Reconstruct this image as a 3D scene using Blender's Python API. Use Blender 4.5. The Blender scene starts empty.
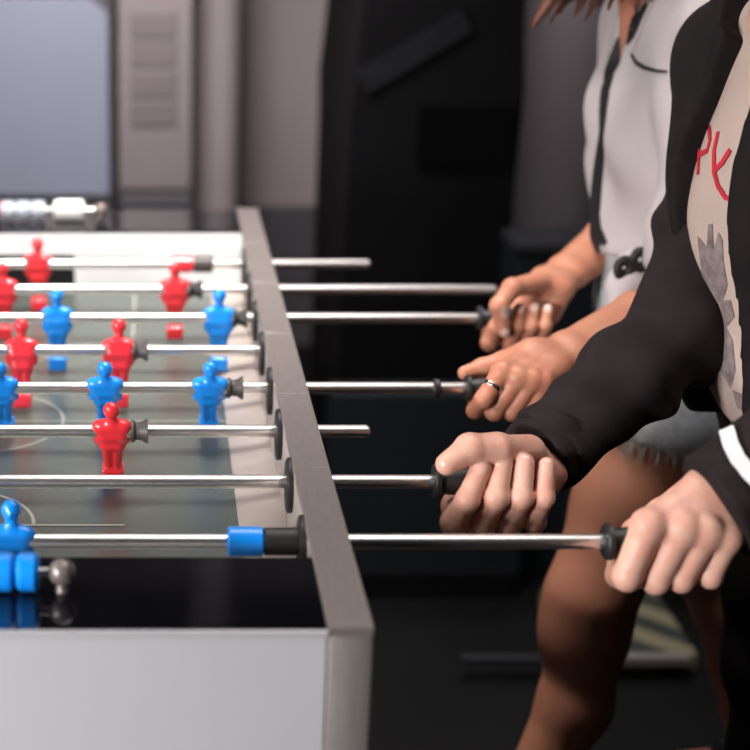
import bpy, bmesh, math, random
import numpy as np
from mathutils import Vector, Matrix
from mathutils.bvhtree import BVHTree
random.seed(4)
rng = np.random.default_rng(7)
S = bpy.context.scene
C = S.collection
R = math.radians

# ------------------------------------------------------------------ camera
F, CX, CY, PITCH = 1600.0, 155.0, 375.0, 18.5
CAM = Vector((0, 0, 1.534))
ROD_Z = 0.90
sp, cp = math.sin(R(PITCH)), math.cos(R(PITCH))

def ray(px, py):
    u, v = (px - CX) / F, (CY - py) / F
    return Vector((u, cp + v * sp, -sp + v * cp))

def atY(px, py, Y):
    d = ray(px, py); t = Y / d.y
    return Vector((d.x * t, Y, CAM.z + d.z * t))

def atZ(px, py, z):
    d = ray(px, py); t = (z - CAM.z) / d.z
    return Vector((d.x * t, d.y * t, z))

def xrod(px, n, dz=0):
    """world X of a pixel column on the axis of rod n"""
    Y = 1.395 + .15 * n
    zc = Y * cp + (CAM.z - ROD_Z - dz) * sp
    return (px - CX) * zc / F

cam = bpy.data.cameras.new('camera'); co = bpy.data.objects.new('camera', cam); C.objects.link(co)
co.location = CAM; co.rotation_euler = (R(90 - PITCH), 0, 0)
cam.sensor_width = 36; cam.lens = 36 * F / 750; cam.shift_x = (375 - CX) / 750
cam.clip_start = .05
cam.dof.use_dof = True; cam.dof.focus_distance = 1.72; cam.dof.aperture_fstop = 3.4
S.camera = co
S.view_settings.view_transform = 'Standard'
S.view_settings.look = 'None'

# ------------------------------------------------------------------ materials
def mat(name, col, rough=.5, metal=0, spec=.5, var=0., vscale=20, bump=0., bscale=200, trans=0, emit=None, coat=0, stretch=None, sss=0, sheen=0):
    m = bpy.data.materials.new(name); m.use_nodes = True
    nt = m.node_tree; b = nt.nodes['Principled BSDF']
    b.inputs['Base Color'].default_value = (*col, 1)
    b.inputs['Roughness'].default_value = rough
    b.inputs['Metallic'].default_value = metal
    b.inputs['Specular IOR Level'].default_value = spec
    b.inputs['Transmission Weight'].default_value = trans
    b.inputs['Coat Weight'].default_value = coat
    b.inputs['Sheen Weight'].default_value = sheen
    if sss:
        b.inputs['Subsurface Weight'].default_value = sss
        b.inputs['Subsurface Radius'].default_value = (.012, .005, .003)
        b.inputs['Subsurface Scale'].default_value = 1
    if emit:
        b.inputs['Emission Color'].default_value = (*emit[0], 1); b.inputs['Emission Strength'].default_value = emit[1]
    tc = nt.nodes.new('ShaderNodeTexCoord')
    vec = tc.outputs['Object']
    if stretch:
        mp = nt.nodes.new('ShaderNodeMapping'); mp.inputs['Scale'].default_value = stretch
        nt.links.new(vec, mp.inputs['Vector']); vec = mp.outputs['Vector']
    if var:
        n = nt.nodes.new('ShaderNodeTexNoise'); n.inputs['Scale'].default_value = vscale; n.inputs['Detail'].default_value = 4
        nt.links.new(vec, n.inputs['Vector'])
        mr = nt.nodes.new('ShaderNodeMapRange')
        mr.inputs['From Min'].default_value = .3; mr.inputs['From Max'].default_value = .7
        mr.inputs['To Min'].default_value = 1 - var; mr.inputs['To Max'].default_value = 1 + var
        nt.links.new(n.outputs['Fac'], mr.inputs['Value'])
        vm = nt.nodes.new('ShaderNodeVectorMath'); vm.operation = 'SCALE'
        vm.inputs[0].default_value = col
        nt.links.new(mr.outputs['Result'], vm.inputs['Scale'])
        nt.links.new(vm.outputs['Vector'], b.inputs['Base Color'])
    if bump:
        n = nt.nodes.new('ShaderNodeTexNoise'); n.inputs['Scale'].default_value = bscale; n.inputs['Detail'].default_value = 3
        nt.links.new(vec, n.inputs['Vector'])
        bp = nt.nodes.new('ShaderNodeBump'); bp.inputs['Strength'].default_value = bump; bp.inputs['Distance'].default_value = .002
        nt.links.new(n.outputs['Fac'], bp.inputs['Height']); nt.links.new(bp.outputs['Normal'], b.inputs['Normal'])
    return m

def skin_mat(name, col, red):
    m = mat(name, col, rough=.42, spec=.35, bump=.25, bscale=420, sss=.12)
    nt = m.node_tree; b = nt.nodes['Principled BSDF']
    tc = nt.nodes['Texture Coordinate']
    n = nt.nodes.new('ShaderNodeTexNoise'); n.inputs['Scale'].default_value = 38; n.inputs['Detail'].default_value = 3
    nt.links.new(tc.outputs['Object'], n.inputs['Vector'])
    cr = nt.nodes.new('ShaderNodeValToRGB')
    cr.color_ramp.elements[0].position = .35; cr.color_ramp.elements[0].color = (*col, 1)
    cr.color_ramp.elements[1].position = .7; cr.color_ramp.elements[1].color = (*red, 1)
    nt.links.new(n.outputs['Fac'], cr.inputs['Fac']); nt.links.new(cr.outputs['Color'], b.inputs['Base Color'])
    return m

M = dict(
    rail=mat('brushed_rail_metal', (.30, .258, .245), .42, .6, var=.12, vscale=30, bump=.15, bscale=90, stretch=(40, 1, 40)),
    post=mat('brushed_post_metal', (.34, .305, .285), .42, .6, var=.10, vscale=25, bump=.1, bscale=80, stretch=(30, 30, 1)),
    trim=mat('pale_trim', (.62, .61, .62), .3, .4, var=.05),
    panel=mat('pale_laminate', (.43, .43, .445), .35, var=.03, vscale=6, coat=.2),
    glossblack=mat('gloss_black_plate', (.004, .004, .006), .06, spec=.9, var=.2, vscale=10),
    inner=mat('pale_inner_wall', (.42, .37, .345), .45, var=.06, vscale=14, bump=.05),
    endwall=mat('white_inner_wall', (.82, .82, .83), .4, var=.04, vscale=10),
    border=mat('beige_ramp', (.36, .305, .27), .4, var=.12, vscale=18, coat=.2),
    field=mat('grey_green_field', (.076, .088, .075), .30, var=.08, vscale=9, spec=.5),
    line=mat('pale_field_line', (.30, .31, .26), .4, var=.05),
    goal=mat('dark_goal', (.006, .006, .006), .8, var=.1),
    body=mat('dark_cabinet', (.012, .012, .014), .4, var=.2),
    chrome=mat('polished_steel', (.90, .87, .85), .34, 1.0, var=.05, vscale=60),
    knob=mat('grey_brown_knob', (.20, .165, .15), .25, .3, var=.25, vscale=120),
    worn=mat('worn_steel', (.62, .60, .58), .26, 1.0, var=.18, vscale=160, bump=.3, bscale=260),
    rubber=mat('black_rubber', (.012, .011, .011), .5, var=.2, vscale=60),
    greyrub=mat('grey_brown_rubber', (.055, .045, .042), .5, var=.2, vscale=60),
    red=mat('red_plastic', (.80, .030, .042), .32, var=.06, vscale=40, coat=.3),
    blue=mat('blue_plastic', (.004, .26, .86), .32, var=.06, vscale=40, coat=.3),
    white=mat('white_plastic', (.85, .84, .80), .35, var=.03),
    clear=mat('milky_plastic', (.62, .68, .76), .3, var=.05, trans=.25),
    skinw=skin_mat('skin_tan', (.48, .215, .13), (.50, .19, .12)),
    skinm=skin_mat('skin_fair', (.68, .405, .305), (.68, .32, .24)),
    nailw=mat('nail_pale', (.75, .50, .42), .2, var=.03, coat=.5),
    nailm=mat('nail_pink', (.70, .40, .31), .25, var=.03, coat=.3),
    blouse=mat('grey_white_cotton', (.40, .355, .355), .8, var=.04, vscale=12, bump=.25, bscale=350, sheen=.1),
    black=mat('black_trim', (.006, .005, .006), .6, var=.2),
    jacket=mat('black_brown_jersey', (.015, .0095, .0108), .8, spec=.22, var=.2, vscale=30, bump=.35, bscale=500),
    jacketb=mat('black_jacket', (.010, .0068, .0077), .8, spec=.18, var=.2, vscale=30, bump=.2, bscale=400),
    tee=mat('ecru_cotton', (.45, .345, .295), .85, var=.05, vscale=16, bump=.2, bscale=400),
    teered=mat('red_print', (.50, .015, .03), .7, var=.1),
    teegrey=mat('grey_print', (.20, .155, .15), .8, var=.35, vscale=90),
    teepale=mat('pale_print', (.66, .58, .54), .8, var=.1),
    denim=mat('faded_denim', (.36, .37, .38), .85, var=.25, vscale=60, bump=.4, bscale=500),
    fray=mat('frayed_thread', (.30, .29, .28), .9, var=.2),
    hair=mat('auburn_hair', (.115, .035, .016), .4, var=.45, vscale=80, stretch=(6, 6, 1), bump=.5, bscale=160),
    hairm=mat('dark_hair', (.03, .018, .012), .5, var=.3, vscale=80),
    iris=mat('dark_iris', (.03, .016, .010), .15, var=.1),
    eye=mat('eye', (.75, .73, .70), .15, var=.05), shoe=mat('black_shoe', (.012, .012, .013), .45, var=.2),
    sole=mat('pale_sole', (.5, .5, .5), .6, var=.1), lip=mat('lip', (.45, .13, .11), .4, var=.05),
    silver=mat('silver', (.8, .76, .70), .2, 1, var=.05),
    stripe=mat('white_stripe', (.72, .70, .72), .6, var=.04),
    floor=mat('dark_floor', (.004, .0038, .004), .5, spec=.2, var=.25, vscale=5, bump=.1, bscale=60),
    wallp=mat('grey_brown_wall', (.27, .235, .24), .6, var=.06, vscale=2),
    walld=mat('dark_wall', (.016, .015, .017), .7, var=.15, vscale=2),
    ceil=mat('dark_ceiling', (.01, .01, .01), .8, var=.1),
    screen=mat('blue_grey_panel', (.235, .265, .335), .28, var=.04, vscale=2),
    frame=mat('dark_grey_frame', (.07, .066, .075), .45, var=.1, vscale=6),
    lockr=mat('grey_locker_paint', (.20, .178, .187), .5, var=.05, vscale=4),
    pad=mat('brown_grey_button', (.15, .128, .132), .5, var=.06, vscale=10),
    pillar=mat('pale_grey_pillar', (.33, .295, .305), .55, var=.05, vscale=3),
    mach=mat('black_machine', (.0042, .0042, .005), .6, spec=.1, var=.15, vscale=8),
    machr=mat('black_recess', (.0015, .0015, .0015), .8, spec=.05, var=.1),
    machg=mat('grey_machine_trim', (.016, .017, .02), .5, spec=.3, var=.1),
    machs=mat('dim_light_band', (.0085, .009, .0105), .6, spec=.15, var=.15),  # faint light bands put into a dim strip colour
    teal=mat('dark_teal_panel', (.010, .014, .017), .6, spec=.2, var=.12, vscale=6),
)
def hazard():
    m = mat('striped_deck', (.3, .25, .1), .7)
    nt = m.node_tree; b = nt.nodes['Principled BSDF']; tc = nt.nodes['Texture Coordinate']
    w = nt.nodes.new('ShaderNodeTexWave'); w.inputs['Scale'].default_value = 4.5; w.inputs['Distortion'].default_value = .4
    w.bands_direction = 'DIAGONAL'
    nt.links.new(tc.outputs['Object'], w.inputs['Vector'])
    cr = nt.nodes.new('ShaderNodeValToRGB'); cr.color_ramp.elements[0].position = .4; cr.color_ramp.elements[1].position = .6
    cr.color_ramp.elements[0].color = (.02, .025, .022, 1); cr.color_ramp.elements[1].color = (.17, .15, .09, 1)
    nt.links.new(w.outputs['Color'], cr.inputs['Fac']); nt.links.new(cr.outputs['Color'], b.inputs['Base Color'])
    return m
M['hazard'] = hazard()

# ------------------------------------------------------------------ object helpers
def link(name, me, m, parent=None, smooth=False):
    o = bpy.data.objects.new(name, me); C.objects.link(o)
    for mm in (m if isinstance(m, (list, tuple)) else [m]):
        me.materials.append(mm)
    if smooth:
        me.polygons.foreach_set('use_smooth', [True] * len(me.polygons))
    if parent: o.parent = parent
    return o

def obj(name, bm, m, parent=None, smooth=False):
    me = bpy.data.meshes.new(name)
    bmesh.ops.recalc_face_normals(bm, faces=bm.faces[:])
    bm.to_mesh(me); bm.free()
    o = link(name, me, m, parent)
    if smooth:
        me.polygons.foreach_set('use_smooth', [True] * len(me.polygons))
        me.set_sharp_from_angle(angle=R(40))
    return o

def tag(o, label, cat, group=None):
    o['label'] = label; o['category'] = cat
    if group: o['group'] = group
    return o

def empty(name, loc, label, cat, group=None):
    o = bpy.data.objects.new(name, None); C.objects.link(o); o.location = loc; o.empty_display_size = .05
    bpy.context.view_layer.update()
    return tag(o, label, cat, group)

def struct(o):
    o['kind'] = 'structure'; return o

def bm_box(lo, hi, bev=0, seg=2, bm=None):
    b = bmesh.new()
    bmesh.ops.create_cube(b, size=1)
    lo, hi = Vector(lo), Vector(hi)
    for v in b.verts:
        v.co = Vector([(lo[i] + hi[i]) / 2 + v.co[i] * (hi[i] - lo[i]) for i in range(3)])
    if bev:
        bmesh.ops.bevel(b, geom=b.edges[:], offset=bev, segments=seg, affect='EDGES', profile=.5)
    if bm is not None:
        me = bpy.data.meshes.new('t'); b.to_mesh(me); b.free(); bm.from_mesh(me); bpy.data.meshes.remove(me); return bm
    return b

def lathe(profile, axis='X', seg=28, bm=None, center=(0, 0, 0)):
    """profile: list of (along, radius)"""
    b = bm or bmesh.new(); rings = []
    c = Vector(center)
    for (t, r) in profile:
        ring = []
        for k in range(seg):
            a = 2 * math.pi * k / seg
            p = (t, r * math.cos(a), r * math.sin(a))
            if axis == 'Z': p = (p[1], p[2], p[0])
            if axis == 'Y': p = (p[2], p[0], p[1])
            ring.append(b.verts.new(c + Vector(p)))
        rings.append(ring)
    for i in range(len(rings) - 1):
        for k in range(seg):
            b.faces.new((rings[i][k], rings[i][(k + 1) % seg], rings[i + 1][(k + 1) % seg], rings[i + 1][k]))
    b.faces.new(rings[0]); b.faces.new(rings[-1])
    return b

def prism(poly, lo, hi, plane='XZ', bev=0):
    """extrude a polygon: plane XZ along Y, XY along Z, YZ along X"""
    b = bmesh.new()
    def P(p, t):
        return {'XZ': (p[0], t, p[1]), 'XY': (p[0], p[1], t), 'YZ': (t, p[0], p[1])}[plane]
    A = [b.verts.new(P(p, lo)) for p in poly]; B = [b.verts.new(P(p, hi)) for p in poly]
    b.faces.new(A); b.faces.new(B[::-1])
    for i in range(len(poly)):
        j = (i + 1) % len(poly); b.faces.new((A[i], A[j], B[j], B[i]))
    if bev: bmesh.ops.bevel(b, geom=b.edges[:], offset=bev, segments=2, affect='EDGES')
    return b

# ------------------------------------------------------------------ distance field bodies
def rcone(P, a, b, ra, rb):
    a = np.asarray(a, np.float32); b = np.asarray(b, np.float32)
    ab = b - a; pa = P - a
    t = np.clip(pa @ ab / max(float(ab @ ab), 1e-12), 0, 1)
    q = pa - t[:, None] * ab
    return np.sqrt((q * q).sum(1)) - (ra + t * (rb - ra))

def ell(P, c, r, rot=None):
    p = P - np.asarray(c, np.float32)
    if rot is not None: p = p @ np.asarray(rot.to_3x3(), np.float32)
    r = np.asarray(r, np.float32)
    k0 = np.sqrt(((p / r) ** 2).sum(1)); k1 = np.sqrt(((p / (r * r)) ** 2).sum(1)) + 1e-9
    return np.where(k1 > 1e-6, k0 * (k0 - 1) / k1, -r.min())

def rbox(P, c, s, r):
    q = np.abs(P - np.asarray(c, np.float32)) - (np.asarray(s, np.float32) - r)
    return np.sqrt((np.maximum(q, 0) ** 2).sum(1)) + np.minimum(q.max(1), 0) - r

def smin(a, b, k):
    if k <= 0: return np.minimum(a, b)
    h = np.maximum(k - np.abs(a - b), 0) / k
    return np.minimum(a, b) - h * h * k * .25

def smax(a, b, k): return -smin(-a, -b, k)

def chain(P, pts, rad, k):
    d = None
    for i in range(len(pts) - 1):
        e = rcone(P, pts[i], pts[i + 1], rad[i], rad[i + 1])
        d = e if d is None else smin(d, e, k)
    return d

def nets(f, lo, hi, h):
    lo = np.array(lo, np.float32); hi = np.array(hi, np.float32)
    st = 4
    n = (np.ceil((hi - lo) / (h * st)).astype(int)) * st
    nc = n // st
    ax = [lo[i] + (np.arange(nc[i]) + .5) * h * st for i in range(3)]
    G = np.stack(np.meshgrid(*ax, indexing='ij'), -1).reshape(-1, 3).astype(np.float32)
    dc = f(G).reshape(nc)
    near = np.abs(dc) < h * st * 1.75
    val = np.repeat(np.repeat(np.repeat(dc, st, 0), st, 1), st, 2).astype(np.float32)
    mask = np.repeat(np.repeat(np.repeat(near, st, 0), st, 1), st, 2)
    ii = np.argwhere(mask)
    val[mask] = f((lo + (ii + .5) * h).astype(np.float32))
    val[0], val[-1] = np.maximum(val[0], h), np.maximum(val[-1], h)
    val[:, 0], val[:, -1] = np.maximum(val[:, 0], h), np.maximum(val[:, -1], h)
    val[:, :, 0], val[:, :, -1] = np.maximum(val[:, :, 0], h), np.maximum(val[:, :, -1], h)
    ins = val < 0
    cs = np.zeros(tuple(np.array(val.shape) - 1), np.int8)
    offs = [(i, j, k) for i in (0, 1) for j in (0, 1) for k in (0, 1)]
    sh = cs.shape
    for (i, j, k) in offs: cs += ins[i:i + sh[0], j:j + sh[1], k:k + sh[2]]
    act = np.argwhere((cs > 0) & (cs < 8))
    vid = -np.ones(sh, np.int64); vid[act[:, 0], act[:, 1], act[:, 2]] = np.arange(len(act))
    acc = np.zeros((len(act), 3)); cnt = np.zeros(len(act))
    cv = {o: val[act[:, 0] + o[0], act[:, 1] + o[1], act[:, 2] + o[2]] for o in offs}
    for o in offs:
        for a in range(3):
            if o[a] == 0:
                o2 = list(o); o2[a] = 1; o2 = tuple(o2)
                v0, v1 = cv[o], cv[o2]
                s = (v0 < 0) != (v1 < 0)
                t = np.where(s, v0 / np.where(s, v0 - v1, 1), 0)
                p = np.array(o, float)[None].repeat(len(act), 0); p[:, a] += t
                acc[s] += p[s]; cnt[s] += 1
    V = lo + (act + acc / cnt[:, None] + .5) * h
    Q = []
    for a in range(3):
        b, c = (a + 1) % 3, (a + 2) % 3
        s0 = [slice(1, -1)] * 3; s1 = [slice(1, -1)] * 3
        s0[a] = slice(0, -1); s1[a] = slice(1, None)
        x0, x1 = ins[tuple(s0)], ins[tuple(s1)]
        e = np.argwhere(x0 != x1); flip = x0[x0 != x1]
        base = e.copy(); base[:, b] += 1; base[:, c] += 1
        def g(db, dc_):
            q = base.copy(); q[:, b] -= db; q[:, c] -= dc_
            return vid[q[:, 0], q[:, 1], q[:, 2]]
        quad = np.stack([g(1, 1), g(0, 1), g(0, 0), g(1, 0)], 1)
        quad[~flip] = quad[~flip][:, ::-1]
        Q.append(quad)
    Q = np.concatenate(Q)
    Q = Q[(Q >= 0).all(1)]
    return V, Q

def relax(V, Q, it=2, lam=.5):
    V = V.copy()
    for _ in range(it):
        acc = np.zeros_like(V); cnt = np.zeros(len(V))
        for i in range(4):
            a, b = Q[:, i], Q[:, (i + 1) % 4]
            np.add.at(acc, a, V[b]); np.add.at(cnt, a, 1)
            np.add.at(acc, b, V[a]); np.add.at(cnt, b, 1)
        V += lam * (acc / np.maximum(cnt, 1)[:, None] - V)
    return V

def mesh_from(name, parts):
    """parts: list of (V, Q, material index per face or None)"""
    VV, QQ, MI, n = [], [], [], 0
    for V, Q, mi in parts:
        VV.append(V); QQ.append(Q + n); n += len(V)
        MI.append(np.zeros(len(Q), np.int32) if mi is None else mi)
    V = np.concatenate(VV).astype(np.float32); Q = np.concatenate(QQ).astype(np.int32); MI = np.concatenate(MI)
    me = bpy.data.meshes.new(name)
    me.vertices.add(len(V)); me.vertices.foreach_set('co', V.ravel())
    me.loops.add(len(Q) * 4); me.loops.foreach_set('vertex_index', Q.ravel())
    me.polygons.add(len(Q)); me.polygons.foreach_set('loop_start', np.arange(0, len(Q) * 4, 4, dtype=np.int32))
    me.update(calc_edges=True); me.validate()
    me.polygons.foreach_set('material_index', MI)
    me.polygons.foreach_set('use_smooth', np.ones(len(Q), bool))
    return me

def sdf_obj(name, f, lo, hi, h, m, parent, it=2):
    V, Q = nets(f, lo, hi, h)
    V = relax(V, Q, it)
    o = link(name, mesh_from(name, [(V, Q, None)]), m, None)
    if parent: adopt(o, parent)
    return o

def adopt(o, parent):
    """parent while leaving the mesh where it was modelled in world space"""
    o.parent = parent
    o.matrix_parent_inverse = Matrix.Translation(parent.location).inverted()
    return o

def bvh_of(o):
    me = o.data
    return BVHTree.FromPolygons([v.co.copy() for v in me.vertices], [tuple(p.vertices) for p in me.polygons])

def project_px(bvh, pts, lift=.0015, fallback=None):
    out = []
    for (px, py) in pts:
        d = ray(px, py).normalized()
        loc, nor, _, _ = bvh.ray_cast(CAM, d)
        if loc is None:
            loc, nor, _, _ = bvh.find_nearest(CAM + d * (fallback or 1.9))
        if nor.dot(d) > 0: nor = -nor
        out.append((loc + nor * lift, nor))
    return out

def resample(pts, step):
    out = []
    for i in range(len(pts) - 1):
        a, b = Vector(pts[i]), Vector(pts[i + 1]); n = max(1, int((b - a).length / step))
        out += [a + (b - a) * k / n for k in range(n)]
    return out + [Vector(pts[-1])]

def strip_on(bvh, pxpts, w, lift=.0015, bm=None, fallback=None, thick=.001, widths=None, snap=True):
    """a flat band lying on a surface along a line of points"""
    b = bm or bmesh.new()
    pp = project_px(bvh, [tuple(p) for p in resample([(*p, 0) for p in pxpts], 4) and [(q[0], q[1]) for q in resample([(*p, 0) for p in pxpts], 4)]], lift, fallback)
    n = len(pp); prev = None
    for i, (p, nn) in enumerate(pp):
        t = (pp[min(i + 1, n - 1)][0] - pp[max(i - 1, 0)][0])
        if t.length < 1e-9: t = Vector((0, 0, 1))
        s = nn.cross(t.normalized()).normalized()
        ww = w if widths is None else np.interp(i / (n - 1), np.linspace(0, 1, len(widths)), widths)
        l, r = p + s * ww / 2, p - s * ww / 2
        q = []
        for e in (l, r):
            loc, nor, _, _ = bvh.find_nearest(e)
            if nor.dot(nn) < 0: nor = -nor
            if not snap: loc, nor = e - nn * lift, nn
            q += [b.verts.new(loc + nor * lift), b.verts.new(loc + nor * (lift - thick * 2))]
        if prev:
            b.faces.new((prev[0], prev[2], q[2], q[0])); b.faces.new((prev[1], q[1], q[3], prev[3]))
            b.faces.new((prev[0], q[0], q[1], prev[1])); b.faces.new((prev[2], prev[3], q[3], q[2]))
        prev = q
    return b

# ------------------------------------------------------------------ the room
struct(obj('floor', bm_box((-3.2, -1.2, -.1), (3.2, 5.6, 0)), M['floor']))
struct(obj('wall_back', bm_box((-3.2, 5.5, 0), (3.2, 5.6, 3)), M['wallp']))
struct(obj('wall_right', bm_box((3.1, -1.2, 0), (3.2, 5.5, 3)), M['walld']))
struct(obj('wall_left', bm_box((-3.2, -1.2, 0), (-3.1, 5.5, 3)), M['walld']))
struct(obj('wall_front', bm_box((-3.1, -1.2, 0), (3.1, -1.1, 3)), M['walld']))
struct(obj('ceiling', bm_box((-3.2, -1.2, 3), (3.2, 5.6, 3.1)), M['ceil']))

# ------------------------------------------------------------------ foosball table
XI, XO = .1425, .1775                     # right wall inner and outer face
XC = -.2335
XLI, XLO = 2 * XC - XI, 2 * XC - XO
Y0, Y1 = 1.170, 2.733                     # outer ends
YP0, YP1 = 1.313, 2.575                   # playfield ends
ZR = .926                                 # top of the rails
ZP = ZR - .004                            # end plates
ZF = .82                                  # playfield
table = empty('foosball_table', (XC, (Y0 + Y1) / 2, 0), 'foosball table with metal rails, pale end panel and grey-green playfield', 'foosball table')
def tpart(name, bm, m, smooth=False): return adopt(obj(name, bm, m, None, smooth), table)
tpart('playfield', bm_box((XLI, YP0, ZF - .02), (XI, YP1, ZF)), M['field'])
for xi, sgn in ((XI, 1), (XLI, -1)):
    xo = xi + sgn * .035
    lo, hi = min(xi, xo), max(xi, xo)
    # the wall under the rail
    tpart('side_wall', bm_box((lo, Y0 + .035, .60), (hi, Y1 - .002, ZR - .006)), M['inner'])
    # the rail in six butted lengths with slight seams: one part
    rb = bmesh.new(); ys = [Y0, 1.30, 1.52, 1.75, 1.99, 2.24, 2.48, Y1]
    for a, b_ in zip(ys[:-1], ys[1:]):
        bm_box((lo - .001, a + .0001, ZR - .008), (hi + .001, b_ - .0001, ZR), .0005, 1, rb)
    tpart('side_rail', rb, M['rail'])
    # corner posts at both ends
    for yy in (Y0, Y1):
        y2 = yy + .035 if yy == Y0 else yy - .035
        tpart('corner_post', bm_box((lo - .001, min(yy, y2), .10), (hi + .001, max(yy, y2), ZR - .008), .003), M['post'], True)
    # sloped border strip inside
    x2 = xi - sgn * .0505
    tpart('border_ramp', prism([(xi, ZF), (x2, ZF), (x2, ZF + .0015), (xi, ZF + .010)], YP0 + .17, YP1, 'XZ'), M['border'])
    tpart('cabinet_side', bm_box((min(xi, xo - sgn * .004), Y0 + .035, .56), (max(xi, xo - sgn * .004), Y1 - .035, .60)), M['body'])
    for n in range(8):
        yb = 1.395 + .15 * n
        bb = lathe([(0, .012), (0, .027), (sgn * -.0045, .0275), (sgn * -.006, .025), (sgn * -.006, .010)], 'X', 28, None, (xi, yb, ROD_Z - .004))
        for v in bb.verts: v.co.z = ROD_Z - .004 + (v.co.z - ROD_Z + .004) * 1.08
        tpart('rod_bearing', bb, M['rubber'], True)
# end plates, end walls, panels
for ya, yb, outer in ((Y0, YP0, Y0), (YP1, Y1, Y1)):
    tpart('end_plate', bm_box((XLI + .001, ya + .002, ZP - .004), (XI - .001, yb, ZP), .0008), M['glossblack'])
tpart('end_panel', bm_box((XLI + .001, Y0 + .001, .56), (XI - .0012, Y0 + .022, ZP - .0045), .0015), M['panel'])
tpart('end_trim', bm_box((XLI + .001, Y0 - .001, ZP - .005), (XI - .0012, Y0 + .002, ZP + .001), .0006), M['trim'])
tpart('end_panel', bm_box((XLI + .001, Y1 - .022, .56), (XI - .001, Y1 - .001, ZP - .0045), .0015), M['panel'])
def end_wall(y, t):
    gx = .100; gz = ZF + .062; b = bmesh.new()
    a, c = min(y, y + t), max(y, y + t)
    bm_box((XLI, a, ZF - .02), (XC - gx, c, ZP - .0045), 0, 2, b)
    bm_box((XC + gx, a, ZF - .02), (XI, c, ZP - .0045), 0, 2, b)
    bm_box((XC - gx, a, gz), (XC + gx, c, ZP - .0045), 0, 2, b)
    return b
tpart('end_wall', end_wall(YP1, .012), M['endwall'])
tpart('end_wall', end_wall(YP0, -.012), M['endwall'])
for y, t in ((YP1 + .013, .10), (YP0 - .013, -.10)):
    a, c = min(y, y + t), max(y, y + t)
    tpart('goal_box', bm_box((XC - .11, a, ZF - .03), (XC + .11, c, ZF + .066)), M['goal'])
# field lines
fl = bmesh.new()
def ringline(cx, cy, r, w, a0, a1, bm):
    n = 48; pv = None
    for k in range(n + 1):
        a = R(a0 + (a1 - a0) * k / n)
        q = [bm.verts.new((cx + (r + s * w / 2) * math.cos(a), cy + (r + s * w / 2) * math.sin(a), ZF + .0006)) for s in (-1, 1)]
        if pv: bm.faces.new((pv[0], pv[1], q[1], q[0]))
        pv = q
YM = (YP0 + YP1) / 2
ringline(XC, YM, .115, .004, 0, 360, fl)
ringline(XC, YP0 + .30, .10, .004, 0, 180, fl); ringline(XC, YP1 - .30, .10, .004, 180, 360, fl)
for (x0, y0, x1, y1) in ((XLI + .051, YM - .002, XI - .051, YM + .002), (XC - .2, YP0 + .298, XC + .2, YP0 + .302), (XC - .2, YP1 - .302, XC + .2, YP1 - .298),
                         (XC - .202, YP1 - .3, XC - .198, YP1 - .001), (XC + .198, YP1 - .3, XC + .202, YP1 - .001)):
    fl.faces.new([fl.verts.new(p) for p in ((x0, y0, ZF + .0008), (x1, y0, ZF + .0008), (x1, y1, ZF + .0008), (x0, y1, ZF + .0008))])
tpart('field_marking', fl, M['line'])
# cabinet bottom and legs
tpart('cabinet_bottom', bm_box((XLI, Y0 + .022, .56), (XI, Y1 - .022, .575)), M['body'])
for x in (XLI + .03, XI - .03):
    for y in (Y0 + .09, Y1 - .09):
        tpart('leg', bm_box((x - .035, y - .035, 0), (x + .035, y + .035, .56), .004), M['body'])

# score counters standing on the end plates
def counter(y, far):
    zc = ZP + .0185
    b = lathe([(XC - .15, .0035), (XC + .145, .0035)], 'X', 12, None, (0, y, zc))
    o = adopt(obj('score_counter', b, M['chrome'], None, True), table)
    for s in (-1, 1):
        x = XC + s * (.142 if far else .154)
        k = bmesh.new(); bmesh.ops.create_uvsphere(k, u_segments=24, v_segments=14, radius=.0118)
        for v in k.verts: v.co = Vector((x, y, zc)) + v.co
        lathe([(-.0180, .006), (-.012, .0045), (0, .004)], 'Z', 16, k, (x, y, zc))
        obj('end_knob', k, M['knob'], None, True).parent = o
    def bead(x0, x1, r, m):
        w = x1 - x0; c = min(.004, w * .2)
        p = [(x0, r * .45), (x0 + .0006, r * .82), (x0 + c, r), (x1 - c, r), (x1 - .0006, r * .82), (x1, r * .45)]
        kk = obj('bead', lathe(p, 'X', 28, None, (0, y, zc)), m, None, True)
        kk.parent = o
    if far:
        x = -.119
        bead(x - .052, x, .0172, M['white'])
        x -= .066
        for i in range(3): bead(x - .0245, x, .0150, M['clear']); x -= .0255
        for i in range(3): bead(x - .0245, x, .0165, M['red']); x -= .0255
    else:
        x = -.0985
        for i in range(7): bead(x - .0200, x, .0168, M['blue']); x -= .0206
counter(1.2435, False); counter(2.655, True)

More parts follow.
